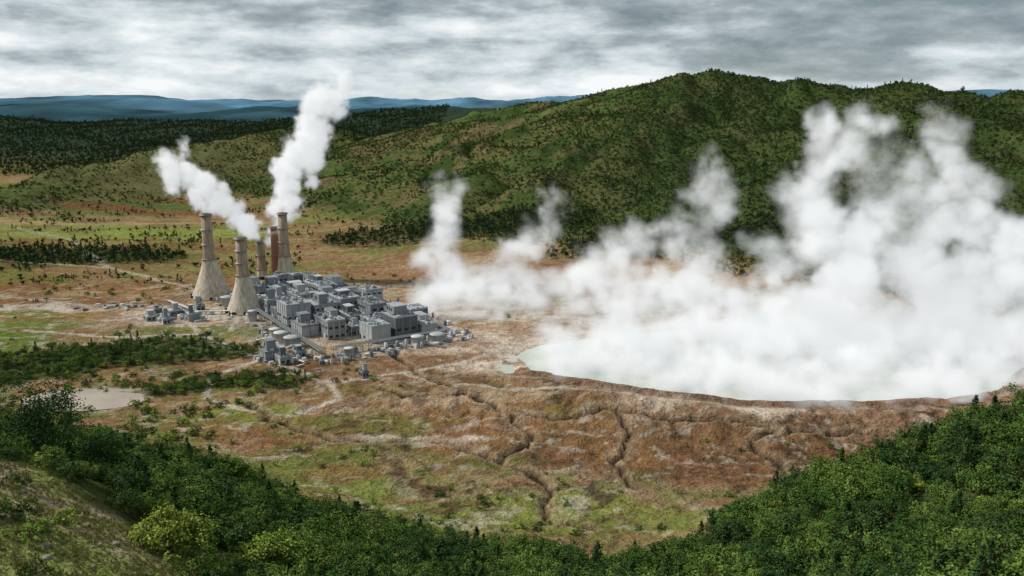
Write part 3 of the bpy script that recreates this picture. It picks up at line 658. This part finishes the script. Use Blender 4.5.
def steam(name,strokes,vox,mat,nscale,amp,seed,extra=None,soft=.45):
    R=np.random.default_rng(seed);P=[];RD=[];DN=[]
    for st in strokes:
        for p,q in zip(st[:-1],st[1:]):
            p=np.array(p,float);q=np.array(q,float);L=np.linalg.norm(q[:3]-p[:3]);n=max(2,int(L/(.28*(p[3]+q[3])/2)))
            for i in range(n):
                t=(i+R.random())/n;c=p+(q-p)*t
                for _ in range(2):
                    P.append(c[:3]+R.normal(0,.40,3)*c[3]);RD.append(c[3]*R.uniform(.5,1.1));DN.append(c[4]*R.uniform(.4,1.2))
    if extra is not None:
        for c in extra: P.append(np.array(c[:3]));RD.append(c[3]);DN.append(c[4])
    P=np.array(P);RD=np.array(RD);DN=np.array(DN)
    me=bpy.data.meshes.new(name);me.vertices.add(len(P));me.vertices.foreach_set('co',P.astype(np.float32).ravel())
    for nm,ar in (('rad',RD),('dn',DN)):
        a=me.attributes.new(nm,'FLOAT','POINT');a.data.foreach_set('value',ar.astype(np.float32))
    mn=(P-RD[:,None]*1.5).min(0);mx=(P+RD[:,None]*1.5).max(0);mn[2]=max(mn[2],-1)
    ng=bpy.data.node_groups.new(name+'_gn','GeometryNodeTree');nodes=ng.nodes;L=ng.links.new
    ng.interface.new_socket('Geometry',in_out='INPUT',socket_type='NodeSocketGeometry');ng.interface.new_socket('Geometry',in_out='OUTPUT',socket_type='NodeSocketGeometry')
    gi=nodes.new('NodeGroupInput');go=nodes.new('NodeGroupOutput')
    pos=nodes.new('GeometryNodeInputPosition')
    def nz(scale,det,rough=.6,src=None):
        n=nodes.new('ShaderNodeTexNoise');n.inputs['Scale'].default_value=scale;n.inputs['Detail'].default_value=det;n.inputs['Roughness'].default_value=rough
        L(src or pos.outputs[0],n.inputs['Vector']);return n
    def warp(src,sca,ampl):
        w=nz(sca,3,.6,src);sub=nodes.new('ShaderNodeVectorMath');sub.operation='SUBTRACT';sub.inputs[1].default_value=(.5,.5,.5);L(w.outputs['Color'],sub.inputs[0])
        sc=nodes.new('ShaderNodeVectorMath');sc.operation='SCALE';sc.inputs['Scale'].default_value=ampl;L(sub.outputs[0],sc.inputs[0])
        wp=nodes.new('ShaderNodeVectorMath');wp.operation='ADD';L(src,wp.inputs[0]);L(sc.outputs[0],wp.inputs[1]);return wp.outputs[0]
    wpo=warp(pos.outputs[0],1/(nscale*1.4),nscale*2.2)
    sn=nodes.new('GeometryNodeSampleNearest');L(gi.outputs[0],sn.inputs['Geometry']);L(wpo,sn.inputs['Sample Position'])
    def si(dt,field):
        s=nodes.new('GeometryNodeSampleIndex');s.data_type=dt;L(gi.outputs[0],s.inputs['Geometry']);L(field,s.inputs['Value']);L(sn.outputs[0],s.inputs['Index']);return s.outputs[0]
    def na(nm):
        s=nodes.new('GeometryNodeInputNamedAttribute');s.data_type='FLOAT';s.inputs['Name'].default_value=nm;return s.outputs[0]
    pc=si('FLOAT_VECTOR',pos.outputs[0]);rad=si('FLOAT',na('rad'));dn=si('FLOAT',na('dn'))
    ds=nodes.new('ShaderNodeVectorMath');ds.operation='DISTANCE';L(wpo,ds.inputs[0]);L(pc,ds.inputs[1])
    def M(op,a,b=None):
        m=nodes.new('ShaderNodeMath');m.operation=op
        for i,s in enumerate((a,b)):
            if s is None: continue
            if isinstance(s,(int,float)): m.inputs[i].default_value=s
            else: L(s,m.inputs[i])
        return m.outputs[0]
    d=M('SUBTRACT',1.0,M('DIVIDE',ds.outputs['Value'],rad))
    n=nz(1/nscale,7,.68,warp(pos.outputs[0],1/(nscale*.6),nscale*.7))
    d=M('ADD',d,M('MULTIPLY',M('SUBTRACT',n.outputs['Fac'],.51),amp))
    mr=nodes.new('ShaderNodeMapRange');mr.interpolation_type='SMOOTHSTEP';L(d,mr.inputs[0]);mr.inputs[1].default_value=0;mr.inputs[2].default_value=soft
    out=M('MULTIPLY',mr.outputs[0],dn)
    vc=nodes.new('GeometryNodeVolumeCube');L(out,vc.inputs['Density']);vc.inputs['Min'].default_value=tuple(mn);vc.inputs['Max'].default_value=tuple(mx)
    for nm,i in (('Resolution X',0),('Resolution Y',1),('Resolution Z',2)): vc.inputs[nm].default_value=int(max(8,(mx[i]-mn[i])/vox))
    sm=nodes.new('GeometryNodeSetMaterial');sm.inputs['Material'].default_value=mat;L(vc.outputs[0],sm.inputs[0]);L(sm.outputs[0],go.inputs[0])
    o=bpy.data.objects.new(name,me);COL.objects.link(o);me.materials.append(mat)
    md=o.modifiers.new('steam','NODES');md.node_group=ng
    return o
MS1=steam_mat('stack_steam',.25,.42);MS2=steam_mat('lake_steam',.12,.44);MS3=steam_mat('fumarole_steam',.08,.42)
steam('stack_plume',[[(-215,740,33,3.5,1),(-208,740,46,7,1),(-200,740,60,9.5,1),(-187,742,94,14,1),(-173,745,129,17,.9),(-160,748,152,16,.7),(-151,750,165,10,.4)]],1.5,MS1,9,1.6,1,None,.5)
steam('stack_plume',[[(-222,740,33,3.5,1),(-228,740,45,7,1),(-239,740,56,10,1),(-261,738,73,13,1),(-283,736,90,14,.8),(-297,735,103,10,.5)],[(-283,735,110,5,.5),(-279,735,119,5,.4)]],1.5,MS1,8,1.6,2,None,.5)
ex=[]
for i in range(210):
    a=rng.uniform(0,6.28);r=rng.uniform(0,1)**.45
    x,y=168+142*r*math.cos(a),484+72*r*math.sin(a);k=(x-0)/300
    rad=rng.uniform(11,20)*(.65+.5*k);ex.append((x,y,rng.uniform(1,6+24*k*(1 if y>450 else .5)),rad,rng.uniform(.25,1)*(.5+.5*k)))
for i in range(330):
    a=rng.uniform(0,6.28);r=rng.uniform(0,1)**.5
    ex.append((165+150*r*math.cos(a),478+76*r*math.sin(a),rng.uniform(1,7),rng.uniform(9,14),rng.uniform(.3,.8)))
steam('lake_steam',[
 [(265,485,5,22,1),(278,490,27,25,1),(286,495,55,22,1),(280,500,81,18,.9),(262,505,101,16,.7),(251,508,124,13,.5),(257,510,140,9,.4)],
 [(204,480,6,28,1),(204,490,38,27,1),(194,495,67,23,1),(178,500,87,20,1),(172,502,107,17,.9),(190,505,124,16,.8),(210,508,144,13,.6)],
 [(230,490,24,28,.9),(236,495,50,24,.7),(233,500,82,19,.4),(225,503,115,17,.4)],
 [(165,485,15,22,.9),(158,492,45,15,.6),(150,498,68,10,.35)],
 [(145,480,4,24,.9),(134,490,18,20,.8),(140,495,40,12,.5)],
 [(75,470,3,21,.8),(63,480,15,17,.6),(50,500,48,13,.45),(75,505,70,10,.3)],[(112,490,22,16,.6),(104,500,62,13,.5),(118,505,96,13,.4),(113,508,119,9,.3)],
 [(20,465,3,15,.6),(40,480,12,15,.6)]],2.0,MS2,17,2.1,3,ex,.8)
ex=[]
for i in range(110):
    x=rng.uniform(-75,170);ex.append((x,rng.uniform(580,720),rng.uniform(1,15),rng.uniform(9,19),rng.uniform(.25,.85)))
steam('fumarole_steam',[
 [(-45,690,2,17,1),(-65,690,30,15,1),(-52,692,58,14,.9),(-52,692,90,12,.5)],
 [(-10,690,5,19,.9),(20,690,34,15,.7),(31,692,60,11,.45),(31,692,84,8,.35)],[(60,660,8,19,.9),(80,660,35,15,.7),(110,660,55,11,.5),(130,660,70,9,.3)]],2.5,MS3,16,2.0,4,ex,.8)

# ---------------------------------------------------------------- world, sun, camera
w=bpy.data.worlds.new('World');scene.world=w;w.use_nodes=True;nt=w.node_tree;nt.nodes.clear()
out=N(nt,'ShaderNodeOutputWorld');sky=N(nt,'ShaderNodeTexSky',sky_type='NISHITA');sky.sun_disc=False
SE,SA=math.radians(43),math.radians(-78)
sky.sun_elevation=SE;sky.sun_rotation=SA
b1=N(nt,'ShaderNodeBackground');b1.inputs[1].default_value=.1;nt.links.new(sky.outputs[0],b1.inputs[0])
tc=N(nt,'ShaderNodeTexCoord')
def wn(scale,st,det,rough,loc=(0,0,0),dist=.4):
    mp=N(nt,'ShaderNodeMapping');mp.inputs['Scale'].default_value=st;mp.inputs['Location'].default_value=loc;nt.links.new(tc.outputs['Generated'],mp.inputs[0])
    n=N(nt,'ShaderNodeTexNoise');n.inputs['Scale'].default_value=scale;n.inputs['Detail'].default_value=det;n.inputs['Roughness'].default_value=rough;n.inputs['Distortion'].default_value=dist
    nt.links.new(mp.outputs[0],n.inputs['Vector']);return n.outputs['Fac']
def mth(op,a,b):
    m=N(nt,'ShaderNodeMath',operation=op)
    for i,s in enumerate((a,b)):
        if isinstance(s,(int,float)): m.inputs[i].default_value=s
        else: nt.links.new(s,m.inputs[i])
    return m.outputs[0]
nA=wn(2.0,(1,1,8),4,.5,(.3,.1,.2));nB=wn(12,(1,1,3.2),7,.6,(3,1,0),.1)
sx=N(nt,'ShaderNodeSeparateXYZ');nt.links.new(tc.outputs['Generated'],sx.inputs[0])
el=maprange(nt,sx.outputs[2],.02,.10,.06,-.055)
v=mth('ADD',mth('ADD',mth('MULTIPLY',nA,.55),mth('MULTIPLY',nB,.45)),el)
r=N(nt,'ShaderNodeValToRGB');e=r.color_ramp.elements
e[0].position=.37;e[0].color=(.20,.255,.285,1);e[1].position=.62;e[1].color=(.86,.89,.90,1)
x1=e.new(.45);x1.color=(.34,.40,.43,1);x2=e.new(.52);x2.color=(.57,.64,.67,1)
nt.links.new(v,r.inputs[0])
b2=N(nt,'ShaderNodeBackground');b2.inputs[1].default_value=1.08;nt.links.new(r.outputs[0],b2.inputs[0])
mx=N(nt,'ShaderNodeMixShader');nt.links.new(maprange(nt,nA,.3,.45,.75,1.0),mx.inputs[0]);nt.links.new(b1.outputs[0],mx.inputs[1]);nt.links.new(b2.outputs[0],mx.inputs[2]);nt.links.new(mx.outputs[0],out.inputs[0])
sd_=bpy.data.lights.new('sun','SUN');sd_.energy=3.9;sd_.angle=math.radians(3);sd_.color=(1,.95,.86)
so=bpy.data.objects.new('sun',sd_);COL.objects.link(so)
dirv=Vector((math.sin(SA)*math.cos(SE),math.cos(SA)*math.cos(SE),math.sin(SE)))
so.rotation_euler=dirv.to_track_quat('Z','Y').to_euler();so.location=dirv*500
cd=bpy.data.cameras.new('camera');cam=bpy.data.objects.new('camera',cd);COL.objects.link(cam)
cd.sensor_width=36;cd.lens=29.95;cd.clip_start=1;cd.clip_end=60000
cam.location=(0,0,150);cam.rotation_euler=(math.radians(90-12.1),0,0);scene.camera=cam
